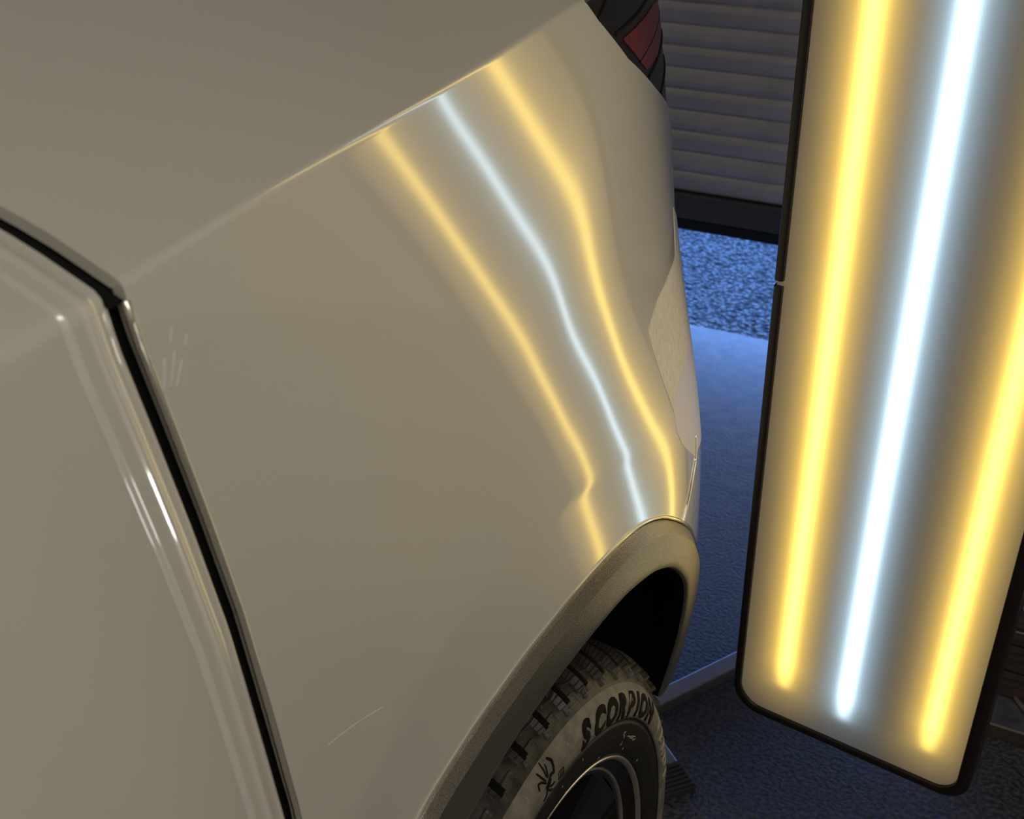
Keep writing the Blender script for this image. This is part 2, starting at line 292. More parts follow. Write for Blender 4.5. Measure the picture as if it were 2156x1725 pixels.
# ---------------------------------------------------------------- garage shell
FL = 0.0; DY = 3.31
CONC = noisy(mat('concrete', (.1, .1, .1), .6, 0, .5), 120, 6, (.022, .021, .025), (.095, .092, .104), 1., .012, (.35, .75), .40, .62)
ASPH = noisy(mat('coarse_asphalt', (.12, .12, .12), .5, 0, .6), 58, 3, (.28, .28, .29), (.025, .025, .03), 1., -.02, (.3, .7), .12, .62, 'voronoi')
WALLM = noisy(mat('painted_block_wall', (.7, .68, .63), .8), 12, 8, (.68, .65, .60), (.80, .77, .71), .1, .003)
CEILM = noisy(mat('garage_ceiling', (.3, .28, .26), .85), 10, 6, (.26, .245, .225), (.34, .32, .30))
SLATM = noisy(mat('galvanised_slat', (.5, .48, .5), .45, .15), 9, 8, (.42, .405, .43), (.54, .52, .54), .06, .002, (.35, .55))
SEALM = mat('black_rubber_seal', (.006, .006, .007), .7)
BARM = mat('dark_bottom_bar', (.09, .085, .09), .5, .3)
def plane_grid(name, x0, x1, y0, y1, z, n, material, bump=None, kind='structure'):
    xs = np.linspace(x0, x1, n[0]+1); ys = np.linspace(y0, y1, n[1]+1); X, Y = np.meshgrid(xs, ys, indexing='ij')
    Zz = np.full(X.shape, z)
    if bump is not None: Zz = Zz+bump(X, Y)
    I = np.arange(X.size).reshape(X.shape)
    F = np.stack([I[:-1, :-1].ravel(), I[1:, :-1].ravel(), I[1:, 1:].ravel(), I[:-1, 1:].ravel()], -1)
    o = link(name, npmesh(name, np.stack([X, Y, Zz], -1).reshape(-1, 3), F), material, None, False)
    return tag(o, kind=kind)
def blend_floor():
    m = CONC; nt = m.node_tree; b = nt.nodes['Principled BSDF']; tc = [n for n in nt.nodes if n.type == 'TEX_COORD'][0]
    rough = [n for n in nt.nodes if n.type == 'VALTORGB'][0]; bump = [n for n in nt.nodes if n.type == 'BUMP'][0]
    s = nt.nodes.new('ShaderNodeSeparateXYZ'); nt.links.new(tc.outputs['Object'], s.inputs[0])
    f = nt.nodes.new('ShaderNodeMapRange'); f.interpolation_type = 'SMOOTHSTEP'; f.inputs[1].default_value = 1.7; f.inputs[2].default_value = 2.9; nt.links.new(s.outputs[1], f.inputs[0])  # paler smooth slab reaches inward, partly standing in for daylight on the floor
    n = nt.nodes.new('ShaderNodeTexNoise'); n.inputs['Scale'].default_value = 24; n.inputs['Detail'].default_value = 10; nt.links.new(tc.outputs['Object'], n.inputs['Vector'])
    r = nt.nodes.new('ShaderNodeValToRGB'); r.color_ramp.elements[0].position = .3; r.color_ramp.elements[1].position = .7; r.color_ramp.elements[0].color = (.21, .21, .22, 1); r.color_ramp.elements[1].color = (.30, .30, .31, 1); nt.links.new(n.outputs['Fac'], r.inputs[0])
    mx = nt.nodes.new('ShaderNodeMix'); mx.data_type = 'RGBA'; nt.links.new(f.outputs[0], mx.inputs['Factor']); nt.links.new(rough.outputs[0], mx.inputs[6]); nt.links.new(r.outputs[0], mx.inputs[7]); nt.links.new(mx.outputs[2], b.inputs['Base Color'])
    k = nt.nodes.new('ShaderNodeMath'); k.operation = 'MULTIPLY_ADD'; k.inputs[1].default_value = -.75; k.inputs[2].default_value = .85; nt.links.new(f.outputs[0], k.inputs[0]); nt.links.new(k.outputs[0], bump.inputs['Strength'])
blend_floor()
fl = plane_grid('floor', -4.1, 2.9, -3, DY, 0, (4, 4), CONC); tag(fl, 'dark rough concrete floor, smooth near the roller door, with daylight partly put into its paler colour')
def stones(X, Y):
    r = np.random.default_rng(3); return r.normal(0, .0022, X.shape)-.012
asf = plane_grid('ground_outside', -2.6, .9, DY+.0, 5.2, 0, (430, 230), ASPH, stones); tag(asf, 'coarse asphalt outside seen under the raised roller door')
asf2 = plane_grid('ground_outside_far', -14, 14, 5.2, 22, -.012, (2, 2), ASPH)
asf3 = plane_grid('ground_outside_side', -14, -2.6, DY, 5.2, -.012, (2, 2), ASPH); asf4 = plane_grid('ground_outside_side', .9, 14, DY, 5.2, -.012, (2, 2), ASPH)
def wall(name, x0, x1, y0, y1, z0, z1, m=WALLM):
    o = bevelled_box(name, (x1-x0, y1-y0, z1-z0), ((x0+x1)/2, (y0+y1)/2, (z0+z1)/2), m, None, 0); return tag(o, kind='structure')
wall('wall_left', -4.2, -4.1, -3, 3.5, 0, 2.8); wall('wall_right', 2.9, 3.0, -3, 3.5, 0, 2.8)
wall('wall_front', -4.2, 3.0, -3.1, -3.0, 0, 2.8)
wall('wall_back', -4.2, -2.7, DY-.002, DY+.15, 0, 2.8); wall('wall_back', .5, 2.9, DY-.002, DY+.15, 0, 2.8); wall('wall_back', -2.7, .5, DY-.002, DY+.15, 2.3, 2.8)
wall('ceiling', -4.2, 3.0, -3.1, 3.5, 2.8, 2.9, CEILM)
# roller door, raised by thirty centimetres: individual corrugated slats, a bottom bar and a rubber seal
door = empty('door_1', (-1.1, DY, .3)); tag(door, 'corrugated grey roller door, partly raised above the floor', kind='structure')
PITCH = .117; x0, x1 = -2.7, .5
prof = [(0, 0), (.006, .006), (.010, .020), (.012, .040), (.008, .052), (.0025, .0575), (.0025, .0605), (.008, .066), (.012, .080), (.010, .098), (.006, .111), (0, .1168)]
sv = []; sf = []
for xx in (x0, x1):
    sv += [(xx+1.1, -a, b) for a, b in prof]+[(xx+1.1, .004-a, b) for a, b in prof]
n = len(prof)
for k in range(n-1):
    sf.append([k, 2*n+k, 2*n+k+1, k+1]); sf.append([n+k+1, 3*n+k+1, 3*n+k, n+k])
sf.append(list(range(n))+list(range(2*n-1, n-1, -1))); sf.append(([2*n+k for k in range(n)]+[3*n+k for k in range(n-1, -1, -1)])[::-1])
sme = pd('slat', sv, sf); sme.materials.append(SLATM)
zb = .415
for k in range(17):
    o = bpy.data.objects.new('slat', sme); COL.objects.link(o); o.parent = door; o.location = (0, 0, zb-.3+k*PITCH)
bevelled_box('bottom_bar', (3.2, .03, .075), (0, -.004, .0735), BARM, door, .006)
bevelled_box('rubber_seal', (3.2, .022, .036), (0, .0, .018), SEALM, door, .005)
bevelled_box('joint_groove', (3.2, .012, .012), (0, .004, .113), SEALM, door, .002)
# unseen ceiling panels, added as fill to raise the ambient light
PANELM = bpy.data.materials.new('fill_light_panel'); PANELM.use_nodes = True; b = PANELM.node_tree.nodes['Principled BSDF']; b.inputs['Base Color'].default_value = (.5, .5, .5, 1)
b.inputs['Emission Color'].default_value = (1, .93, .84, 1); b.inputs['Emission Strength'].default_value = CEIL_FILL
def ceiling_fill_panel(x, y, a, b_, label):
    t = empty('ceiling_fill_light', (x, y, 2.8)); tag(t, label, 'light')
    bevelled_box('frame', (a+.06, b_+.06, .03), (0, 0, -.015), SLATM, t, .004); bevelled_box('diffuser_panel', (a, b_, .006), (0, 0, -.032), PANELM, t, .001)
ceiling_fill_panel(1.5, -.5, 2.4, 1.2, 'large dim fill panel added on the ceiling to lift the ambient light'); ceiling_fill_panel(-2.9, 2.3, 1.0, .6, 'smaller fill panel added on the ceiling to light the roller door slats')

# ---------------------------------------------------------------- the car
car = empty('car', (-.8, .787, 0)); tag(car, 'pearl white car seen along its rear quarter, beside the bright inspection lamp', 'car')
def add(o): o.parent = car; o.location = (.8, -.787, 0); return o
def quarter_phi(Y, Z):
    p = phi_arch(Y, Z); p = np.minimum(p, Y-gap_(Z)-.0075)
    lim = np.where((Y > .88), cut_(Y)-Z, 9.); zc = zc_(Y); lim = np.where((Y < .925) | (Z > zc+.05), np.where(Z > zc+.05, 9., np.maximum(lim, (.925-Y))), lim)
    p = np.minimum(p, lim)
    return np.minimum(p, -poly_sd(BUMP, Y, Z)-.0007)
BUMP = SEAMY+[(1.60, -.36), (1.60, -1.35), (1.0, -1.35), (.95, -.80), (1.0, -.73)]
q = add(surf_patch('quarter_panel', quarter_phi, (.30, 1.44, -1.22, 0), .0035, PAINT, None, 0, .006, None, True))
tag(q, 'pearl white quarter panel with yellow and white lamp reflections')
def bumper_phi(Y, Z): return np.minimum(np.minimum(poly_sd(BUMP, Y, Z)-.0007, phi_arch(Y, Z)), np.minimum(Z+1.02+.0*Y, 9))
add(surf_patch('rear_bumper', bumper_phi, (1.0, 1.44, -1.03, -.355), .004, PAINT, None, -.0004, .006))
# rear end of the body beyond the corner
zz = np.linspace(-1.02, -.15, 40); V = []
for a in np.linspace(0, 1, 30):
    h, hy, hz = hh(np.full(zz.shape, 1.44), zz); V.append(np.stack([h-.002-a*1.15, 1.44+.10*(1-np.exp(-a*9))+0*zz, zz], -1))
V = np.array(V); I = np.arange(30*40).reshape(30, 40)
F = np.stack([I[:-1, :-1].ravel(), I[:-1, 1:].ravel(), I[1:, 1:].ravel(), I[1:, :-1].ravel()], -1)
add(link('tailgate', npmesh('tailgate', W3(V.reshape(-1, 3)), F), PAINT))
# door
def door_xf(Y, Z):
    d = gap_(Z)-Y; s = np.clip((.031-d)/.005, 0, 1); s = s*s*(3-2*s)
    return .0022*s+.0016*np.exp(-((d-.0155)/.0030)**2)-.0035-.13*np.where(d < .035, 0, np.where(d < .085, (d-.035)**2/.10, d-.060))
dcol = np.concatenate([np.arange(-.9, -.10, .02), np.arange(-.10, -.045, .004), np.arange(-.045, -.0056, .0007), [-.0055]])
d = add(surf_patch('rear_door', lambda Y, Z: 1+0*Z, (0, 0, -1.22, 0), dcol, PAINT, None, 0, .008, door_xf, True, cols=lambda Y, Z: Y+gap_(Z)))
tag(d, 'door panel beside the dark gap')
# dark channel in the gap
zz = np.linspace(-1.22, -.2, 60); h = hh(gap_(zz), zz)[0]; V = []
for dx, dy in ((-.002-.009, -.012), (-.013, -.004), (-.013, .004), (-.011, .012)): V.append(np.stack([h+dx, gap_(zz)+dy, zz], -1))
top = np.linspace(.0, .42, 30); 
V = np.array(V); I = np.arange(4*60).reshape(4, 60)
F = np.stack([I[:-1, :-1].ravel(), I[1:, :-1].ravel(), I[1:, 1:].ravel(), I[:-1, 1:].ravel()], -1)
add(link('door_seal', npmesh('door_seal', W3(V.reshape(-1, 3)), F), GAPBLK))
sl = math.radians(31); V = []
for dd, dy in ((.011, -.014), (.013, -.004), (.013, .004), (.011, .014)):
    g = gap_(-.195+top); X = -.3705-top*math.cos(sl)-.25*top**2-dd*math.sin(sl); Zt = -.195+top*math.sin(sl)-.25*top**2-dd*math.cos(sl); V.append(np.stack([X, g+dy, Zt], -1))
V = np.array(V); I = np.arange(4*30).reshape(4, 30)
F = np.stack([I[:-1, :-1].ravel(), I[1:, :-1].ravel(), I[1:, 1:].ravel(), I[:-1, 1:].ravel()], -1)
add(link('door_seal', npmesh('door_seal', W3(V.reshape(-1, 3)), F), GAPBLK))
# rolled edges of the two panels along the gap
zz = np.linspace(-1.2, -.205, 90)
for s, mm in ((1, PAINT_EDGE), (-1, PAINT)):
    g = gap_(zz)+(.0082 if s > 0 else -.0064); h, hy, hz = hh(g, zz)
    add(tube('panel_edge', W3(np.stack([h-(.0022 if s > 0 else .0038), g, zz], -1)), .0024 if s > 0 else .0030, mm, None, 10))
# hem along the wheel arch and bright edge of the bumper seam
th = np.radians(np.linspace(-62, 66, 140)); r = RO(th)+.0018; y = WY+r*np.sin(th); z = WZ+r*np.cos(th); h = hh(y, z)[0]
add(tube('arch_hem', W3(np.stack([h+.0004, y, z], -1)), .0016, PAINT_EDGE))
sy = np.array(SEAMY[1:6]); y = np.interp(np.linspace(0, 4, 30), range(5), sy[:, 0]); z = np.interp(np.linspace(0, 4, 30), range(5), sy[:, 1]); h = hh(y, z)[0]
add(tube('seam_edge', W3(np.stack([h+.0002, y+.0006, z], -1)), .0015, PAINT_EDGE))
# smoked tail lamp wrapping round the corner
TL = [(.90, -.10)]+[(a, float(cut_(a))+.0035) for a in np.linspace(.925, 1.44, 24)]+[(1.44, -.05), (.90, -.05)]
tl = add(surf_patch('tail_lamp', lambda Y, Z: np.minimum(poly_sd(TL, Y, Z), zc_(Y)-.006-Z), (.88, 1.44, -.40, -.10), .005, LENS, None, -.004, .006))
tag(tl, 'smoked dark tail lamp lens with a red reflector')
def sub(o, p): o.parent = p; o.location = (0, 0, 0); return o
for pts in ([(.955, -.188), (1.037, -.160)], [(1.000, -.206), (1.27, -.204)], [(1.08, -.244), (1.31, -.240)], [(1.113, -.268), (1.34, -.266)], [(1.189, -.302), (1.36, -.298)]):
    (a, b), (c, e) = pts; n = 16; y = np.linspace(a, c, n); z = np.linspace(b, e, n)
    sub(tube('lens_rib', W3(np.stack([hh(y, z)[0]-.0045, y, z], -1)), .0022, LENSRIB), tl)
RED = [(1.018, -.213), (1.10, -.214), (1.21, -.216), (1.30, -.226), (1.305, -.252), (1.20, -.263), (1.11, -.258)]
rl = sub(surf_patch('red_reflector', lambda Y, Z: poly_sd(RED, Y, Z), (1.0, 1.32, -.27, -.2), .004, REDLENS, None, -.0025, .002), tl); tag(rl, 'red reflector inside the smoked lens')
# masking tape, and a pale patch for daylight mirrored in the bumper corner
TP = [(1.155, -.455), (1.10, -.452), (1.033, -.453), (.983, -.466), (.993, -.495), (1.01, -.533), (1.026, -.566), (1.036, -.557), (1.062, -.548), (1.11, -.547), (1.19, -.549), (1.24, -.53), (1.25, -.45), (1.2, -.42)]
t = add(surf_patch('masking_tape', lambda Y, Z: poly_sd(TP, Y, Z), (.97, 1.27, -.58, -.41), .0035, TAPE, None, .0006, .0006)); tag(t, 'cream masking tape on the bumper corner')
FP = [(1.026, -.567), (1.036, -.558), (1.062, -.549), (1.11, -.548), (1.24, -.55), (1.25, -.62), (1.26, -.70), (1.12, -.655), (1.096, -.652), (1.078, -.639), (1.041, -.609), (1.028, -.59)]
t = add(surf_patch('daylight_patch', lambda Y, Z: poly_sd(FP, Y, Z), (1.0, 1.28, -.72, -.53), .0035, LILAC, None, .0004, .0004)); tag(t, 'pale lilac patch standing in for daylight on the bumper below the tape')
# faint scratch
y = np.linspace(.463, .530, 20); z = np.linspace(-.543, -.5655, 20)+.0015*np.sin(np.linspace(0, 3, 20))
add(tube('scratch', W3(np.stack([hh(y, z)[0]-.0002, y, z], -1)), .0004, LILAC))

for k, (p1, p2) in enumerate([((.3682, -.2562), (.3724, -.2395)), ((.3733, -.2556), (.3802, -.2393)), ((.3770, -.2570), (.3842, -.2457)), ((.3880, -.2400), (.3907, -.2350)), ((.3779, -.2352), (.3812, -.2275))]):
    y = np.linspace(p1[0], p2[0], 6); z = np.linspace(p1[1], p2[1], 6)
    add(tube('polish_mark', W3(np.stack([hh(y, z)[0]-.0005, y, z], -1)), .0008, LILAC))
# wheel arch cladding
def ring(name, t0, t1, n, prof, material, smooth=True):
    """prof: bands, each a list of functions (theta, y, z) -> (r, dx)"""
    V = []; F = []; base = 0; T = np.radians(np.linspace(t0, t1, n))
    for band in prof:
        for fr in band:
            r, dx = fr(T); y = WY+r*np.sin(T); z = WZ+r*np.cos(T); rr = np.minimum(r, RO(T)); 
            ya = WY+RO(T)*np.sin(T); za = WZ+RO(T)*np.cos(T); ha = hh(ya, za)[0]; hb = hh(y, z)[0]
            V.append(np.stack([(.55*ha+.45*hb)+dx, y, z], -1))
        k = len(band)
        for a in range(k-1):
            i = base+a*n
            for c in range(n-1): F.append([i+c, i+c+1, i+n+c+1, i+n+c][::-1])
        base += k*n
    V = np.concatenate(V); return link(name, npmesh(name, W3(V), np.array(F)), material)
rs = lambda a, dx: (lambda T: (RO(T)-a, dx+0*T))
ri = lambda a, dx: (lambda T: (RI(T)+a, dx+0*T))
mx = lambda f, dx: (lambda T: (RI(T)*(1-f)+(RO(T)-.014)*f, dx+0*T))
o = add(ring('arch_cladding', -112, 82, 260, [
    [rs(.0005, -.012), rs(.0010, -.001), rs(.0018, .0012), rs(.0030, .0022)],
    [rs(.0030, .0022), rs(.0125, .0085), rs(.014, .0092)],
    [mx(1, .0092), mx(.75, .0095), mx(.5, .0088), mx(.25, .0072), mx(.06, .005), ri(.0008, .0030), ri(0, .0005)]], CLAD))
add(ring('cladding_lip', -112, 82, 200, [[ri(0, .0005), ri(.0006, -.003), ri(.004, -.022), ri(.010, -.040)]], LINER))
tag(o, 'grey textured plastic wheel arch cladding')
T = np.radians(np.linspace(-112, 100, 100)); V = []
for dr, x in ((.008, -.41), (.010, -.45), (.012, -.80), (-.44, -.80)):
    r = RI(T)+dr; r = np.maximum(r, .01); hx = np.full(T.shape, x)
    if x > -.43: hx = hh(WY+r*np.sin(T), WZ+r*np.cos(T))[0]-.036
    V.append(np.stack([hx, WY+r*np.sin(T), WZ+r*np.cos(T)], -1))
V = np.array(V); I = np.arange(V.shape[0]*100).reshape(V.shape[0], 100)
F = np.stack([I[:-1, :-1].ravel(), I[:-1, 1:].ravel(), I[1:, 1:].ravel(), I[1:, :-1].ravel()], -1)
add(link('wheel_arch_liner', npmesh('wheel_arch_liner', W3(V.reshape(-1, 3)), F), LINER))

# ---------------------------------------------------------------- wheel
TP_ = np.array([(-.392, .248), (-.382, .256), (-.374, .262), (-.3715, .270), (-.3695, .282), (-.3695, .2965), (-.3712, .2985), (-.3712, .3015), (-.3682, .3035), (-.3672, .312), (-.3690, .322), (-.3745, .332), (-.3815, .3385)])
TR_ = np.array([(-.3815, .3385), (-.3850, .3430), (-.3925, .3495), (-.402, .3545), (-.415, .3582), (-.44, .3608), (-.49, .362), (-.54, .3608), (-.57, .3575), (-.585, .353), (-.596, .346), (-.604, .335), (-.611, .31), (-.606, .27), (-.595, .25)])
def resample(P, step):
    s = np.concatenate([[0], np.cumsum(np.hypot(*np.diff(P, axis=0).T))]); n = max(4, int(s[-1]/step)); g = np.linspace(0, s[-1], n)
    return np.stack([np.interp(g, s, P[:, 0]), np.interp(g, s, P[:, 1])], -1)
def sm(P, k=3):
    Q = P.copy()
    for _ in range(k): Q[1:-1] = .25*Q[:-2]+.5*Q[1:-1]+.25*Q[2:]
    return Q
def revolve(name, P, TH, material, disp=None, closed=True):
    n = len(P); t = np.gradient(P, axis=0); t /= np.linalg.norm(t, axis=1)[:, None]; nn = np.stack([-t[:, 1], t[:, 0]], -1)
    if (nn[:, 1].mean()) < 0 and (nn[:, 0].mean()) < 0: nn = -nn
    T = TH[:, None]; X = np.repeat(P[None, :, 0], len(TH), 0); R = np.repeat(P[None, :, 1], len(TH), 0)
    if disp is not None:
        D = disp(np.degrees(T)+0*X, X, R); X = X-nn[None, :, 0]*D*NS; R = R-nn[None, :, 1]*D*NS
    V = np.stack([X, R*np.sin(T), R*np.cos(T)], -1).reshape(-1, 3)
    I = np.arange(len(TH)*n).reshape(len(TH), n)
    F = np.stack([I[:-1, :-1].ravel(), I[1:, :-1].ravel(), I[1:, 1:].ravel(), I[:-1, 1:].ravel()], -1)
    if closed:
        F = np.concatenate([F, np.stack([I[-1, :-1], I[0, :-1], I[0, 1:], I[-1, 1:]], -1)])
    return link(name, npmesh(name, V, F[:, ::-1]), material)
NS = 1.0
TH = np.radians(np.concatenate([np.arange(-42, 100, .13), np.arange(100, 318, .8)]))
THs = np.radians(np.concatenate([np.arange(-42, 100, .5), np.arange(100, 318, 2)]))
def tread_disp(t, x, r):
    p = 7.1; ph = (t-2.24-(-.395-x)*26)/p; f = ph-np.floor(ph+.5)         # -0.5..0.5, 0 at a lateral groove
    D = np.zeros(t.shape); w = np.where(x > -.43, .78, .58)
    g = (np.abs(f)*p < w) & (x < -.3905) & (x > -.600); D = np.where(g, .010, D)
    # circumferential grooves
    for xc in (-.468, -.52): D = np.where(np.abs(x-xc) < .0052, .0075, D)
    # thin sipe between two grooves which kinks into the next groove at the shoulder
    D = np.where((np.abs(np.abs(f)-.5)*p < .12) & (x < -.4035) & (x > -.595), np.maximum(D, .0028), D)
    kink = (f < -.04) & (np.abs(x+.4035-(f+.25)*.004) < .0006); D = np.where(kink, np.maximum(D, .0022), D)
    # shoulder windows with a small ladder of ribs
    fu = f % 1.0; win = (fu > .16) & (fu < .60) & (x > -.3950) & (x < -.3872)
    lad = ((x*700) % 1.0 < .45) & (fu > .40) & (fu < .54)
    D = np.where(win, np.where(lad, .0026, .0036), D)
    D = np.where((np.abs(f-.06)*p < .30) & (x >= -.3915) & (x < -.3842), .0032, D)
    # wear dimples
    dim = (np.hypot((f-.28)*p*.0063, x+.411) < .0012) | (np.hypot((f+.28)*p*.0063, x+.418) < .0012); D = np.where(dim, np.maximum(D, .0012), D)
    return D
tyre = revolve('tyre', resample(sm(resample(TR_, .0012), 8), .00075)[:, :], TH, RUBBER, tread_disp)
_gi = np.arange(0)
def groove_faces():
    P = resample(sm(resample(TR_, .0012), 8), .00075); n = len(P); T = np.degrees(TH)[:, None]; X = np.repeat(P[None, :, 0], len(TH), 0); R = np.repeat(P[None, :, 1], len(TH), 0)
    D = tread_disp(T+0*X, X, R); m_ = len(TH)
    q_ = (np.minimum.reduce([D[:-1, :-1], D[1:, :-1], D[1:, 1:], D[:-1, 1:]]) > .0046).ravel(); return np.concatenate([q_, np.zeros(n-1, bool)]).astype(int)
tyre.data.materials.append(mat('shaded_groove_rubber', (.003, .003, .003), .8, 0, .1)); mi = groove_faces()  # shade inside the grooves painted as near-black rubber
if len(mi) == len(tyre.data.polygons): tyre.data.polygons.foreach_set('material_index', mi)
tyre.parent = car; tyre.location = (.8, WY-.787, WZ+EYE); tag(tyre, 'black tyre with open shoulder tread and dusty sidewall band coloured as lit')
SWP = sm(resample(TP_, .0006), 3)
def split(P, a, b): return P[(P[:, 1] >= a) & (P[:, 1] <= b)]
band = revolve('sidewall_band', split(SWP, .3018, .40), THs, DUSTY_LIT); sub(band, tyre); tag(band, 'dusty grey outer sidewall band, its stronger light put into the colour')
bead = revolve('sidewall_bead', split(SWP, .2, .3024), THs, BEADR); sub(bead, tyre)
def SX(r): return np.interp(r, SWP[:, 1], SWP[:, 0])
# raised letters round the sidewall
def glyph(ch, size, shear, thick, bold, t0, r0, material, name='letter', sx=1.):
    cu = bpy.data.curves.new('g', 'FONT'); cu.body = ch; cu.size = size; cu.offset = bold; cu.align_x = 'CENTER'; cu.resolution_u = 4
    ob = bpy.data.objects.new('g', cu); COL.objects.link(ob); dg = bpy.context.evaluated_depsgraph_get(); me = bpy.data.meshes.new_from_object(ob.evaluated_get(dg))
    bpy.data.objects.remove(ob)
    bm = bmesh.new(); bm.from_mesh(me); bmesh.ops.triangulate(bm, faces=bm.faces[:])
    for _ in range(1): bmesh.ops.subdivide_edges(bm, edges=[e for e in bm.edges if e.calc_length() > size*.25], cuts=2)
    ret = bmesh.ops.extrude_face_region(bm, geom=bm.faces[:]); ext = set(v for v in ret['geom'] if isinstance(v, bmesh.types.BMVert))
    for v in bm.verts:
        gx, gy = v.co.x*sx+shear*v.co.y, v.co.y; r = r0+gy; th = math.radians(t0)+gx/.318
        v.co = Vector((float(SX(r))+(thick if v in ext else -.0015), r*math.sin(th), r*math.cos(th)))
    bmesh.ops.recalc_face_normals(bm, faces=bm.faces[:]); bm.to_mesh(me); bm.free(); me.materials.clear()
    o = link(name, me, material, None, False); sub(o, tyre); return o
WORD = [('S', 11.4), ('C', 17.6), ('O', 23.6), ('R', 29.3), ('P', 34.8), ('I', 39.2), ('O', 43.8), ('N', 50.0)]
for ch, t0 in WORD:
    glyph(ch, .0335, .28, .0006, .0021, t0, .3065, LETTER, sx=1.16)
for ch, t0 in [('V', 60.5), ('E', 65.5), ('R', 70.5), ('D', 75.5), ('E', 80.5)]:
    glyph(ch, .026, .2, .0011, .0007, t0, .309, LETTER_L, sx=1.1)
def stroke(name, pts, rad, material):
    P = []
    for u, v in pts:
        r = math.hypot(u, v); P.append((r, math.atan2(u, v)))
    Q = []
    for (a, b), (c, e) in zip(P[:-1], P[1:]):
        for k in range(4): Q.append((a+(c-a)*k/4, b+(e-b)*k/4))
    Q.append(P[-1]); Q = np.array(Q); R_, T_ = Q[:, 0], Q[:, 1]
    pts3 = np.stack([SX(R_)+.0001, R_*np.sin(T_), R_*np.cos(T_)], -1); return pts3
def merge_tubes(name, strokes, rads, material):
    V = []; F = []; off = 0
    for P, rd in zip(strokes, rads):
        P = np.asarray(P); n = len(P); T = np.gradient(P, axis=0); T /= np.linalg.norm(T, axis=1)[:, None]+1e-9; seg = 6
        for i, (p, t) in enumerate(zip(P, T)):
            a = np.cross(t, [1., 0, 0]); a /= np.linalg.norm(a)+1e-9; b = np.array([1., 0, 0]); rr = rd*(1 if 0 < i < n-1 else .5)
            for k in range(seg): V.append(p+rr*(a*math.cos(2*PI*k/seg)+.5*b*math.sin(2*PI*k/seg)))
        for i in range(n-1):
            for k in range(seg): F.append([off+i*seg+k, off+i*seg+(k+1) % seg, off+(i+1)*seg+(k+1) % seg, off+(i+1)*seg+k])
        off += n*seg
    return sub(link(name, pd(name, V, F), material), tyre)
SC = [[(-.030, .3085), (-.0258, .3095), (-.0225, .3130), (-.0195, .3170), (-.0165, .3200)], [(-.0330, .3220), (-.0310, .3270), (-.0262, .3262), (-.0205, .3215)],
      [(-.0260, .3340), (-.0235, .3290), (-.0200, .3235)], [(-.0150, .3375), (-.0162, .3310), (-.0165, .3245)], [(-.0105, .3340), (-.0130, .3290), (-.0150, .3240)],
      [(-.0225, .3165), (-.0190, .3180), (-.0155, .3200), (-.0125, .3225)], [(-.0170, .3150), (-.0115, .3130), (-.0066, .3130)], [(-.0195, .3135), (-.0140, .3085), (-.0090, .3060)],
      [(-.0130, .3230), (-.0090, .3235), (-.0050, .3225), (-.0022, .3260), (-.0010, .3310), (-.0050, .3355)]]
merge_tubes('scorpion_emblem', [stroke('s', s, 0, None) for s in SC], [.0015, .0014, .0013, .0013, .0013, .0030, .0013, .0013, .0020], LETTER)
BX = [[(.002, .3160), (.0125, .3145), (.0125, .3065), (.002, .3080), (.002, .3160)], [(.0055, .3145), (.0052, .3090)], [(.0090, .3140), (.0088, .3080)]]
merge_tubes('small_box_mark', [stroke('s', s, 0, None) for s in BX], [.0008]*3, LETTER)
SCR = [[(.1751, .2276), (.1700, .2300), (.1690, .2270), (.1717, .2245), (.1700, .2216)], [(.1680, .2195), (.1677, .2160), (.1640, .2160)], [(.1801, .217), (.1886, .2095), (.2050, .1965)], [(.1861, .2095), (.1976, .1996), (.1981, .1965), (.2055, .1928)]]
merge_tubes('script_mark', [stroke('s', s, 0, None) for s in SCR], [.0008]*4, LETTER_L)
dots = []
for u, v in [(.0298, .325), (-.0506, .325), (.0382, .3055), (-.0099, .3064), (.0989, .310), (.085, .2936), (.1285, .2774), (.1668, .2562), (.2001, .2309), (.061, .2805), (.1086, .2419), (.1744, .2003), (.222, .1437), (.0149, .2849), (.0293, .2638)]:
    dots.append(stroke('s', [(u, v), (u*1.012, v*1.012)], 0, None))
tag(merge_tubes('moulding_nub', dots, [.0009]*len(dots), LETTER_L), kind='stuff')
# rim
def rev_car(name, pts, material, step=.002):
    P = sm(resample(np.array(pts), step), 2); o = revolve(name, P, np.radians(np.arange(0, 360, 1.5)), material); return o
rim = rev_car('wheel_rim', [(-.386, .2590), (-.379, .2596), (-.3752, .2582), (-.3748, .2562), (-.3772, .2540), (-.380, .2530)], RIMEDGE, .0006); rim.parent = car; rim.location = (.8, WY-.787, WZ+EYE); tag(rim, 'alloy rim with bright machined outer edge')
sub(rev_car('rim_lip', [(-.392, .2405), (-.3900, .2392), (-.3905, .2372), (-.394, .2365)], RIMEDGE, .0005), rim)
sub(rev_car('rim_step', [(-.3795, .2534), (-.386, .2520), (-.393, .2440), (-.3935, .2385), (-.394, .2315)], RIMBLK, .001), rim)
sub(rev_car('rim_barrel', [(-.394, .2320), (-.43, .222), (-.50, .215), (-.58, .212), (-.585, .05)], RIMBLK), rim)
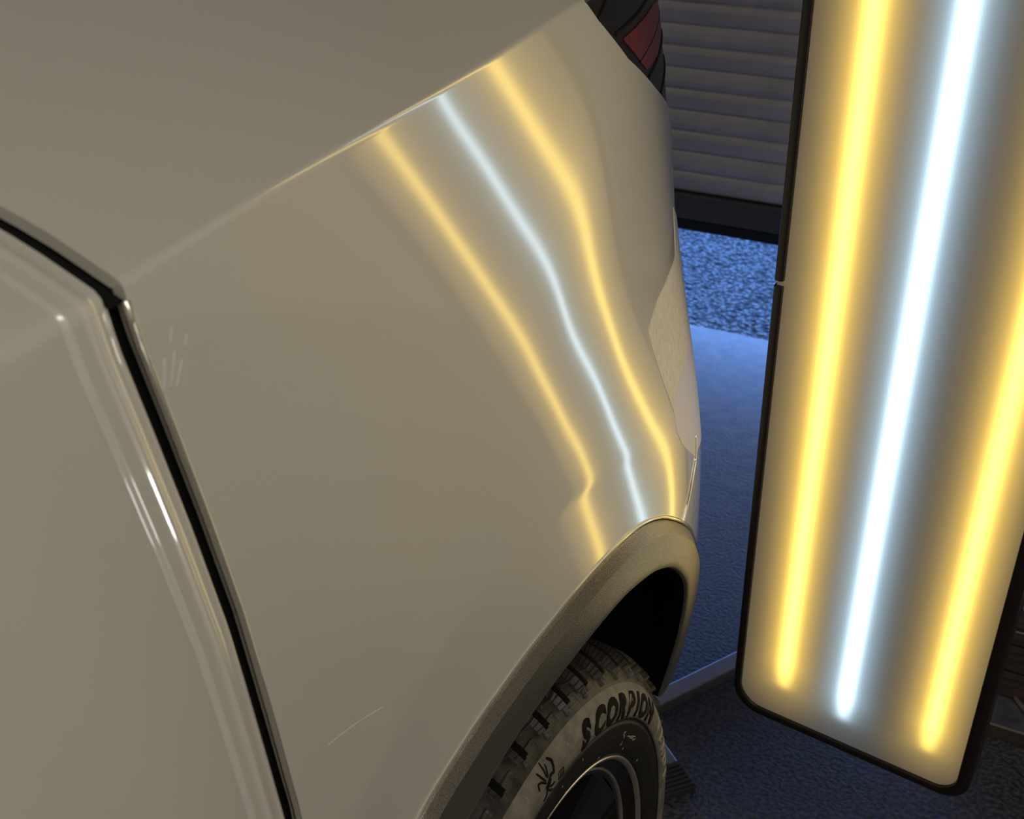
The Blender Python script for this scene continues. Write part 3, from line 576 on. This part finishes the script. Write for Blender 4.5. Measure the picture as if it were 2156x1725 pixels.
for k in range(5):
    c0 = 57+72*k; V = []; F = []
    rad = [.2325, .215, .17, .12, .06]; half = [15.5, 15, 15, 17, 30]; xx = [-.397, -.400, -.408, -.417, -.424]
    for r, hf, x in zip(rad, half, xx):
        for dep in (0, -.022):
            for s, i in ((-1, 0), (-.72, .004), (.72, .004), (1, 0)):
                t = math.radians(c0+s*hf); V.append((x+dep+i*(1 if dep == 0 else 0), r*math.sin(t), r*math.cos(t)))
    for a in range(4):
        i = a*8
        for b in range(3):
            F.append([i+b, i+b+8, i+b+9, i+b+1]); F.append([i+4+b, i+5+b, i+13+b, i+12+b])
        F.append([i, i+4, i+12, i+8]); F.append([i+3, i+11, i+15, i+7])
    F.append([0, 1, 2, 3, 7, 6, 5, 4])
    me = pd('spoke', V, F); bm = bmesh.new(); bm.from_mesh(me); bmesh.ops.recalc_face_normals(bm, faces=bm.faces[:]); bm.to_mesh(me); bm.free()
    sub(link('spoke', me, RIMBLK, None, False), rim)
hub = rev_car('hub_cap', [(-.43, .075), (-.412, .07), (-.408, .05), (-.406, .002)], RIMBLK); sub(hub, rim)

# ---------------------------------------------------------------- inspection lamp
wd = Vector((-.9947479, .0942829, .0398404)); hd = Vector((-.0273939, .1298029, -.9911613)); hd = (hd-wd*hd.dot(wd)).normalized(); PN = (-wd).cross(-hd)
LW, LH = .3115, 1.26
lamp = empty('inspection_lamp', (-.40, 1.99, 0)); ml = Matrix((-wd, -hd, PN)).transposed().to_4x4(); ml.translation = Vector((-.032298, 1.253617, -1.130817+EYE)); PB = Matrix.Translation((.40, -1.99, 0)) @ ml
tag(lamp, 'tall dent inspection lamp with yellow and white light strips on a steel floor stand', 'lamp')
def rrect(x0, x1, y0, y1, rl, rr, n=10, top=.035):
    o = []
    for cx, cy, a0, r in ((x0+rl, y0+rl, PI, rl), (x1-rr, y0+rr, 1.5*PI, rr), (x1-top, y1-top, 0, top), (x0+top, y1-top, .5*PI, top)):
        for k in range(n+1): a = a0+.5*PI*k/n; o.append((cx+r*math.cos(a), cy+r*math.sin(a)))
    return o
OUT = rrect(-LW, 0, 0, LH, .040, .034); INN = rrect(-LW+.0100, -.0155, .0115, LH-.012, .033, .026)
def resamp_loop(P, n=400):
    P = np.array(P+[P[0]]); s = np.concatenate([[0], np.cumsum(np.hypot(*np.diff(P, axis=0).T))]); g = np.linspace(0, s[-1], n+1)
    return np.stack([np.interp(g, s, P[:, 0]), np.interp(g, s, P[:, 1])], -1)
# same corner-wise sampling keeps outer and inner loops in step
def trim(name, idx, label=None):
    O, I_ = np.array(OUT), np.array(INN); n = len(O); pts = []
    pr = [(1, -.030), (1, .0035), (.85, .0055), (.35, .0060), (.06, .0048), (0, .0015), (0, -.004), (.6, -.030)]   # 1 = outer, 0 = inner
    V = []; F = []; k = len(pr)
    for (o, i) in idx:
        for f, zz in pr: V.append((i[0]+(o[0]-i[0])*f, i[1]+(o[1]-i[1])*f, zz))
    for a in range(len(idx)-1):
        for b in range(k): F.append([a*k+b, a*k+(b+1) % k, (a+1)*k+(b+1) % k, (a+1)*k+b])
    F.append(list(range(k))[::-1]); F.append([(len(idx)-1)*k+b for b in range(k)])
    me = pd(name, V, F); bm = bmesh.new(); bm.from_mesh(me); bmesh.ops.recalc_face_normals(bm, faces=bm.faces[:]); bm.to_mesh(me); bm.free()
    o = link(name, me, BEZEL, lamp, True); o.matrix_basis = PB; o.data.set_sharp_from_angle(angle=math.radians(40)); return o
pairs = list(zip(OUT, INN)); n11 = 11
vg = .6435
L0 = ((-LW, vg-.0035), (-LW+.0100, vg-.0035)); L1 = ((-LW, vg+.0035), (-LW+.0100, vg+.0035))
low = [L0]+[(o, i) for o, i in pairs[:22]]+[((0, .95), (-.0155, .95))]
upp = [((0, .957), (-.0155, .957))]+[(o, i) for o, i in pairs[22:]]+[L1]
trim('edge_trim', low); trim('edge_trim', upp)
def prism(name, P, z0, z1, material):
    n = len(P); V = [(x, y, z0) for x, y in P]+[(x, y, z1) for x, y in P]; F = [list(range(n))[::-1], list(range(n, 2*n))]+[[i, (i+1) % n, n+(i+1) % n, n+i] for i in range(n)]
    o = link(name, pd(name, V, F), material, lamp, False); o.matrix_basis = PB; return o
prism('housing', rrect(-LW+.0035, -.004, .004, LH-.004, .036, .03), -.045, -.006, BEZEL)
E = bpy.data.materials.new('lamp_diffuser'); E.use_nodes = True; nt = E.node_tree; b = nt.nodes['Principled BSDF']
b.inputs['Base Color'].default_value = (.10, .09, .07, 1); b.inputs['Roughness'].default_value = .35
tc = nt.nodes.new('ShaderNodeTexCoord'); sx = nt.nodes.new('ShaderNodeSeparateXYZ'); nt.links.new(tc.outputs['Object'], sx.inputs[0])
def mth(op, a, b_=None, c=None):
    n = nt.nodes.new('ShaderNodeMath'); n.operation = op
    for i, v in enumerate((a, b_, c)):
        if v is None: continue
        if isinstance(v, (int, float)): n.inputs[i].default_value = v
        else: nt.links.new(v, n.inputs[i])
    return n.outputs[0]
def strip(xc, v0):
    dx = mth('SUBTRACT', sx.outputs[0], xc); dy = mth('MINIMUM', mth('SUBTRACT', sx.outputs[1], v0), 0.0)
    return mth('ADD', mth('MULTIPLY', dx, dx), mth('MULTIPLY', dy, dy))
def gau(d2, s): return mth('EXPONENT', mth('MULTIPLY', d2, -1/(2*s*s)))
def colmul(c, f):
    n = nt.nodes.new('ShaderNodeVectorMath'); n.operation = 'SCALE'; n.inputs[0].default_value = c; nt.links.new(f, n.inputs['Scale']); return n.outputs[0]
def vadd(a, b_):
    n = nt.nodes.new('ShaderNodeVectorMath'); n.operation = 'ADD'
    for i, v in enumerate((a, b_)):
        if isinstance(v, tuple): n.inputs[i].default_value = v
        else: nt.links.new(v, n.inputs[i])
    return n.outputs[0]
acc = (.03, .028, .026)
YL = (((1.35, .95, .17), .0068), ((.46, .285, .030), .0175), ((.18, .12, .03), .034))
WL = (((.90, 1.2, 1.38), .0068), ((.20, .30, .37), .018), ((.035, .05, .065), .03))
for xc, v0, lay in ((-.0575, .066, YL), (-.1645, .058, WL), (-.2455, .070, YL)):
    d2 = strip(xc, v0); ramp = nt.nodes.new('ShaderNodeMapRange'); ramp.interpolation_type = 'SMOOTHSTEP'; ramp.inputs[1].default_value = v0-.03; ramp.inputs[2].default_value = v0+.045; nt.links.new(sx.outputs[1], ramp.inputs[0])
    for col, s in lay: acc = vadd(acc, colmul(col, mth('MULTIPLY', gau(d2, s), ramp.outputs[0]) if s < .03 else gau(d2, s)))
sc_ = nt.nodes.new('ShaderNodeVectorMath'); sc_.operation = 'SCALE'; nt.links.new(acc, sc_.inputs[0]); sc_.inputs['Scale'].default_value = LAMP_GAIN
nt.links.new(sc_.outputs[0], b.inputs['Emission Color']); b.inputs['Emission Strength'].default_value = 1.0
dif = prism('diffuser', rrect(-LW+.002, -.006, .003, LH-.004, .037, .03), -.006, .0008, E); tag(dif, 'glowing diffuser with two yellow strips and one white strip')

# lamp stand: flat steel base bars, ribbed rubber foot, mast behind the lamp
SF = lambda x, y, z: Vector((x, y, z))
stand = lamp
def bar(name, a, b, wdt, hgt, z0, material, parent=stand, bev=.002):
    a = np.array(a); b = np.array(b); c = (a+b)/2; L = np.linalg.norm(b-a); ang = math.atan2(b[1]-a[1], b[0]-a[0])
    o = bevelled_box(name, (L, wdt, hgt), (0, 0, 0), material, parent, bev); o.location = (c[0]-parent.location.x, c[1]-parent.location.y, z0+hgt/2); o.rotation_euler = (0, 0, ang); return o
n1 = np.array([.887, -.46]); d1 = np.array([.46, .887]); p0 = np.array([-.582, 1.6476])
bar('base_bar', p0-d1*.16, p0+d1*.42, .0345, .022, 0.001, ALU)
e = np.array([-.463, 1.469]); d2_ = np.array([-.76, .65])
bar('base_bar', e+d2_*.06, e+d2_*.60, .056, .010, 0.006, ALU)
ft = bar('rubber_foot', e, e+d2_*.090, .060, .014, 0.0, RIBRUB)
for k in range(6):
    o = bevelled_box('rib', (.0045, .058, .004), (.045-.006-k*.0095, 0, .0085), RIBRUB, ft, .001); o.location = (-(-.045)-.006-k*.0095-.0 if False else -.039+k*.0095, 0, .0085)
mp = p0+d1*.40
o = bevelled_box('mast', (.03, .03, 1.5), (mp[0]+.40, mp[1]-1.99, .76), ALU, stand, .004)
bp = ml @ Vector((-LW/2, .95, -.045))
a = Vector((mp[0], mp[1], 1.35)); bb = bp
tb = tube('arm', [a+(bb-a)*k/6 for k in range(7)], .012, ALU, None, 12); tb.parent = stand; tb.location = -Vector(stand.location)

# ---------------------------------------------------------------- steel tray, crate and bin right of the lamp
tray = empty('steel_tray', (.2, 2.02, 0)); tag(tray, 'low steel tray on the floor right of the lamp', 'tray')
TRM = noisy(mat('dark_painted_steel_tray', (.14, .13, .15), .5, .3), 30, 6, (.11, .105, .13), (.18, .17, .21), .1, .001)
TRF = mat('brown_tray_lip', (.07, .05, .042), .6)
bevelled_box('tray_base', (.62, .34, .006), (0, .02, .004), TRM, tray, .001)
bevelled_box('front_lip', (.62, .005, .026), (0, -.154, .0135), TRF, tray, .001); bevelled_box('lip_edge', (.62, .0045, .002), (0, -.1545, .0275), RIMEDGE, tray, .0006)
for s in (-1, 1): bevelled_box('side_lip', (.004, .34, .027), (s*.309, .02, .0135), TRF, tray, .001)
WOOD = noisy(mat('dark_brown_wood', (.05, .03, .024), .7), 18, 8, (.035, .022, .018), (.085, .055, .042), .3, .002, None, .3, .7, 'noise', (1, 6, 6))
crate = empty('wooden_crate', (.2, 2.15, .0072)); tag(crate, 'dark wooden crate standing in the steel tray', 'crate')
for k in range(2): bevelled_box('front_plank', (.50, .014, .054), (0, -.168, .029+k*.058), WOOD, crate, .002)
bevelled_box('top_rail', (.52, .022, .028), (0, -.164, .132), WOOD, crate, .002); bevelled_box('rail_edge', (.52, .003, .002), (0, -.1745, .1467), RIMEDGE, crate, .0004)
for s in (-1, 1): bevelled_box('side_panel', (.014, .32, .145), (s*.25, 0, .0735), WOOD, crate, .002)
bevelled_box('back_panel', (.50, .014, .145), (0, .153, .0735), WOOD, crate, .002); bevelled_box('crate_lid', (.52, .33, .008), (0, 0, .1505), WOOD, crate, .002)
BINM = noisy(mat('pale_lilac_plastic', (.30, .29, .40), .35, 0, .5), 14, 6, (.24, .24, .34), (.42, .42, .54), .3, .004)
bn = empty('plastic_bin', (.2, 2.16, .164)); tag(bn, 'pale lilac plastic bin on the wooden crate', 'bin')
for s in (-1, 1):
    bevelled_box('bin_side', (.006, .26, .16), (s*.23, 0, .08), BINM, bn, .002); bevelled_box('bin_wall', (.46, .006, .16), (0, s*.13, .08), BINM, bn, .002)
bevelled_box('bin_floor', (.46, .26, .006), (0, 0, .003), BINM, bn, .001); bevelled_box('bin_rim', (.48, .012, .010), (0, -.134, .155), BINM, bn, .002)
tl_ = empty('screwdriver', (.02, 1.935, .0145)); tl_.rotation_euler = (0, 0, math.radians(-52)); tag(tl_, 'small steel screwdriver lying in the tray', 'tool')
bevelled_box('shaft', (.08, .006, .006), (-.01, 0, 0), RIMEDGE, tl_, .001); bevelled_box('handle', (.05, .012, .012), (.052, 0, 0), TRF, tl_, .003)

# small unseen light added for the white streaks in the panel edges by the gap
wl = empty('streak_light', (1.05, .52, 0)); wl.rotation_euler = (0, 0, math.radians(4)); tag(wl, 'small white light added on the garage floor for streaks in the panel edges', 'lamp')
WLM = bpy.data.materials.new('streak_light_glass'); WLM.use_nodes = True; b = WLM.node_tree.nodes['Principled BSDF']; b.inputs['Emission Color'].default_value = (1, .96, .92, 1); b.inputs['Emission Strength'].default_value = 14
bevelled_box('body', (.05, .13, .17), (.03, 0, .49), BEZEL, wl, .006); bevelled_box('glass', (.006, .10, .13), (.002, 0, .49), WLM, wl, .001)
for s in (-1, 1): bevelled_box('leg', (.02, .02, .40), (.03, s*.05, .205), BEZEL, wl, .003)
bevelled_box('foot', (.16, .18, .012), (.03, 0, .006), BEZEL, wl, .003)
